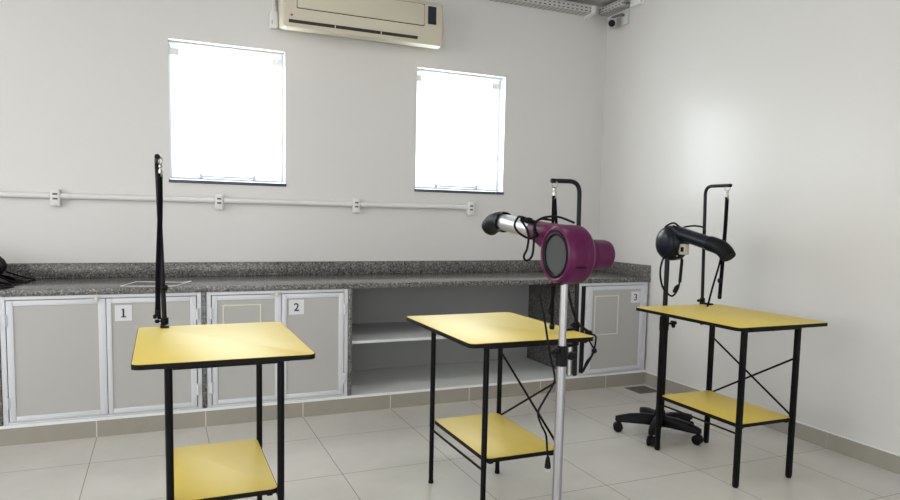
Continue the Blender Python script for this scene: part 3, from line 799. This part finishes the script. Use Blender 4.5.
# coiled power cord round the neck, and its free end with plug
b = B(); add_tube(b, smooth_path([(1.742, -1.985, 1.31), (1.70, -1.93, 1.332), (1.675, -1.95, 1.325), (1.658, -1.96, 1.297), (1.676, -1.965, 1.268), (1.722, -1.97, 1.246), (1.744, -1.98, 1.262), (1.738, -1.985, 1.305), (1.79, -1.96, 1.331), (1.855, -1.97, 1.335), (1.90, -2.02, 1.312)]), .0048, 8)
obj('cord_coil', b, 'cable', dr)
b = B(); add_tube(b, smooth_path([(1.69, -1.95, 1.322), (1.712, -1.975, 1.27), (1.705, -1.985, 1.21), (1.690, -1.985, 1.175), (1.704, -1.985, 1.158), (1.728, -1.985, 1.178), (1.734, -1.985, 1.24), (1.737, -1.98, 1.3), (1.77, -1.97, 1.325), (1.82, -1.97, 1.322)]), .0048, 8)
obj('cord_coil', b, 'cable', dr)
b = B(); add_ball(b, (1.715, -1.97, 1.318), .016, (1.3, 1, .8)); add_ball(b, (1.74, -1.985, 1.262), .013); add_tube(b, [(1.69, -1.95, 1.327), (1.74, -1.97, 1.31)], .011, 8)
obj('cord_knot', b, 'cable', dr)
b = B(); pc = [(1.775, -2.14, 1.078), (1.72, -2.18, 1.082), (1.668, -2.20, 1.08), (1.641, -2.2, 1.058), (1.655, -2.2, .99), (1.671, -2.2, .921), (1.690, -2.2, .83), (1.716, -2.2, .737), (1.708, -2.2, .700), (1.672, -2.2, .645), (1.649, -2.2, .601), (1.664, -2.2, .555), (1.687, -2.2, .512), (1.694, -2.2, .455), (1.699, -2.2, .42)]
add_tube(b, smooth_path(pc, 6), .0042, 8); cd = obj('power_cord', b, 'cable', dr)
b = B(); add_lathe(b, [(0, .005), (.01, .008), (.03, .011), (.045, .012), (.047, .008)], (1.6985, -2.2, .428), (.02, 0, -1), 12)
for s in (-1, 1): add_tube(b, [(1.6992+s*.005, -2.2, .383), (1.6995+s*.005, -2.2, .368)], .002, 8, mi=1)
obj('plug', b, ['rubber', 'chrome'], cd)

# black cord tied to the middle table's arm
t = thing('black_cord', 'black cord tied in loops round the post clamp right of the silver stand', 'tied_cord', (2.13, -1.76, .8))
b = B(); add_tube(b, smooth_path([(1.985, -1.83, 1.09), (2.015, -1.83, .985), (2.045, -1.82, .915), (2.085, -1.80, .860), (2.128, -1.773, .835), (2.166, -1.77, .812)]), [.006]*25+[.007]*5+[.009], 8); obj('tied_cord', b, 'cable', t)
b = B(); add_ball(b, (2.166, -1.77, .808), .015, (1.3, 1, .8)); add_ball(b, (2.133, -1.772, .79), .014, (1, 1, 1.6)); add_tube(b, [(2.133, -1.772, .80), (2.153, -1.772, .765)], .009, 8); obj('knot', b, 'cable', t)
b = B(); add_tube(b, smooth_path([(2.153, -1.772, .79), (2.188, -1.772, .745), (2.200, -1.772, .722), (2.183, -1.772, .69), (2.153, -1.772, .645), (2.144, -1.772, .63), (2.158, -1.772, .67), (2.186, -1.772, .70), (2.202, -1.772, .74), (2.204, -1.772, .79), (2.173, -1.772, .80)]), .0042, 8); obj('cord_loop', b, 'cable', t)
b = B(); add_ball(b, (2.200, -1.772, .722), .013); obj('bead', b, 'plastic', t)
b = B(); add_tube(b, [(2.138, -1.772, .79), (2.136, -1.772, .62)], .0045, 8); obj('cord_end', b, 'cable', t)

# ------------------------------------------------------------------ black dryer
KC = V((3.236, -1.087, 1.197))
kd = thing('hair_dryer', 'black drum-shaped blower dryer with an elbow nozzle above the right table', 'dryer', (KX, KY, 1.09), 'stand dryers')
b = B(); add_lathe(b, [(-.075, 0), (-.074, .03), (-.066, .066), (-.052, .090), (-.034, .103), (-.012, .107), (-.010, .1045), (-.006, .1045), (-.004, .107), (.03, .107), (.043, .101), (.048, .085), (.048, 0)], KC, (1, 0, 0), 56); obj('drum', b, 'navy', kd, 28)
b = B(); add_lathe(b, [(.046, .088), (.052, .086), (.052, .05), (.05, 0)], KC, (1, 0, 0), 40); obj('intake_grille', b, 'grille', kd, 28)
b = B()
for k in range(7):
    a = -.6 + k*.35; add_ball(b, KC + V((-.03, -.098*math.cos(a)+0, .098*math.sin(a)-.02)), .006, (.7, 1, 1))
obj('screw', b, 'steel', kd)
b = B(); loft(b, [((3.231, -1.10, 1.252), .042, .050, 4), ((3.228, -1.15, 1.256), .042, .046, 3), ((3.225, -1.195, 1.251), .041, .041, 2), ((3.225, -1.205, 1.249), .041, .041, 2)]); obj('outlet_neck', b, 'navy', kd, 40)
b = B(); add_tube(b, [(3.225, -1.19, 1.252), (3.222, -1.435, 1.202)], .0395, 28); obj('air_tube', b, 'navy', kd)
b = B(); el = smooth_path([(3.222, -1.412, 1.207), (3.222, -1.455, 1.198), (3.222, -1.495, 1.186), (3.222, -1.527, 1.165), (3.222, -1.552, 1.138)], 5)
n = len(el); add_tube(b, el, [.0435]*(n-6)+[.0432, .043, .0427, .0423, .042, .041], 28, caps=False); add_tube(b, [el[-1], el[-4]], [.038, .034], 28); add_tube(b, [el[0], el[1]], [.040, .0435], 28)
obj('elbow_nozzle', b, 'rubber', kd, 45)
b = B(); add_box(b, (3.205, -1.236, 1.133), (3.235, -1.182, 1.196), .004); sb = obj('switch_box', b, 'label', kd, label='cream switch box')
b = B(); add_box(b, (3.201, -1.222, 1.15), (3.206, -1.2, 1.178), .001); obj('switch', b, 'plastic', sb)
b = B(); add_box(b, (3.20, -1.190, 1.255), (3.212, -1.160, 1.285), .003); obj('tag', b, 'paper', kd, 30, 'small white tag')
b = B(); add_tube(b, smooth_path([(3.19, -1.12, 1.125), (3.135, -1.135, 1.108), (3.112, -1.14, 1.06), (3.111, -1.14, 1.005), (3.13, -1.14, .94), (3.163, -1.14, .901), (3.21, -1.14, .877), (3.247, -1.14, .911), (3.262, -1.14, .96), (3.270, -1.14, 1.02), (3.270, -1.14, 1.12)]), .006, 8); cd = obj('power_cord', b, 'cable', kd)
b = B(); add_tube(b, [(3.270, -1.142, 1.10), (3.262, -1.142, .96)], [.0095, .0095], 8); add_lathe(b, [(0, .006), (.02, .014), (.05, .012), (.055, .008)], (3.25, -1.142, .945), (-.5, 0, -.8), 10); obj('plug', b, 'rubber', cd)
b = B(); add_tube(b, smooth_path([(3.14, -1.13, 1.295), (3.17, -1.13, 1.312), (3.20, -1.14, 1.318), (3.235, -1.16, 1.292), (3.265, -1.17, 1.299), (3.30, -1.20, 1.305), (3.33, -1.24, 1.297), (3.31, -1.28, 1.275)]), .0055, 8); obj('cord_coil', b, 'cable', kd)
b = B(); add_tube(b, smooth_path([(3.18, -1.15, 1.305), (3.205, -1.17, 1.28), (3.21, -1.185, 1.24), (3.195, -1.185, 1.19), (3.175, -1.17, 1.16), (3.18, -1.16, 1.22), (3.175, -1.15, 1.28)]), .0055, 8); obj('cord_coil', b, 'cable', kd)

# ------------------------------------------------------------------ daylight, world, camera
def area(name, loc, rot, sx, sy, power, col=(1, 1, 1)):
    l = bpy.data.lights.new(name, 'AREA'); l.shape = 'RECTANGLE'; l.size = sx; l.size_y = sy; l.energy = power; l.color = col
    o = bpy.data.objects.new(name, l); COL.objects.link(o); o.location = loc; o.rotation_euler = rot; return o
LEFT_W, FRONT_W, BACK_W, LAMP_W = 64, 4, 22, 13
for lx, ly in ((-1.6, -1.7), (1.4, -1.7), (-1.6, -4.9), (1.4, -4.9)):
    area('ceiling_lamp', (lx, ly, ZC-.06), (0, 0, 0), 1.2, .3, LAMP_W, (1, .985, .95))
for k, (y0, y1, z0, z1) in enumerate(LW):
    area('daylight_left', (XL-.12, (y0+y1)/2, (z0+z1)/2), (0, -PI/2, 0), z1-z0, y1-y0, LEFT_W, (1, .985, .96))
for k, (x0, x1, z0, z1) in enumerate(RW):
    area('daylight_front', ((x0+x1)/2, YR-.12, (z0+z1)/2), (PI/2, 0, 0), x1-x0, z1-z0, FRONT_W, (.97, .985, 1))
for k, wx in enumerate((W1, W2)):
    area('daylight_back', (wx+WW/2, DW+TH+.02, (WZ0+WZ1)/2), (-PI/2, 0, 0), WW, WZ1-WZ0, BACK_W, (.96, .98, 1))
w = bpy.data.worlds.new('sky'); S.world = w; w.use_nodes = True
bg = w.node_tree.nodes['Background']; bg.inputs['Color'].default_value = (.93, .97, 1, 1); bg.inputs['Strength'].default_value = 4

F, CY, YAW, PIT, ROL = 670.323516, 275.20524, 0.407988, -0.085343, 0.021105
c_, s_ = math.cos(YAW), math.sin(YAW)
fw = V((s_*math.cos(PIT), c_*math.cos(PIT), math.sin(PIT))); rt = V((c_, -s_, 0)); up = rt.cross(fw)
cr, sr = math.cos(ROL), math.sin(ROL)
r2 = rt*cr + up*sr; u2 = up*cr - rt*sr
cam = bpy.data.cameras.new('camera'); co = bpy.data.objects.new('camera', cam); COL.objects.link(co)
mw = Matrix.Identity(4)
for i in range(3): mw[i][0], mw[i][1], mw[i][2] = r2[i], u2[i], -fw[i]
mw.translation = V((0.360939, -4.321448, 1.321976))
co.matrix_world = mw
cam.sensor_fit = 'HORIZONTAL'; cam.sensor_width = 36; cam.lens = F/900*36; cam.shift_y = (CY-250)/900; cam.clip_start = .02
S.camera = co
S.view_settings.view_transform = 'Standard'; S.view_settings.look = 'None'; S.view_settings.gamma = 1
S.view_settings.use_curve_mapping = False; S.view_settings.exposure = -.09
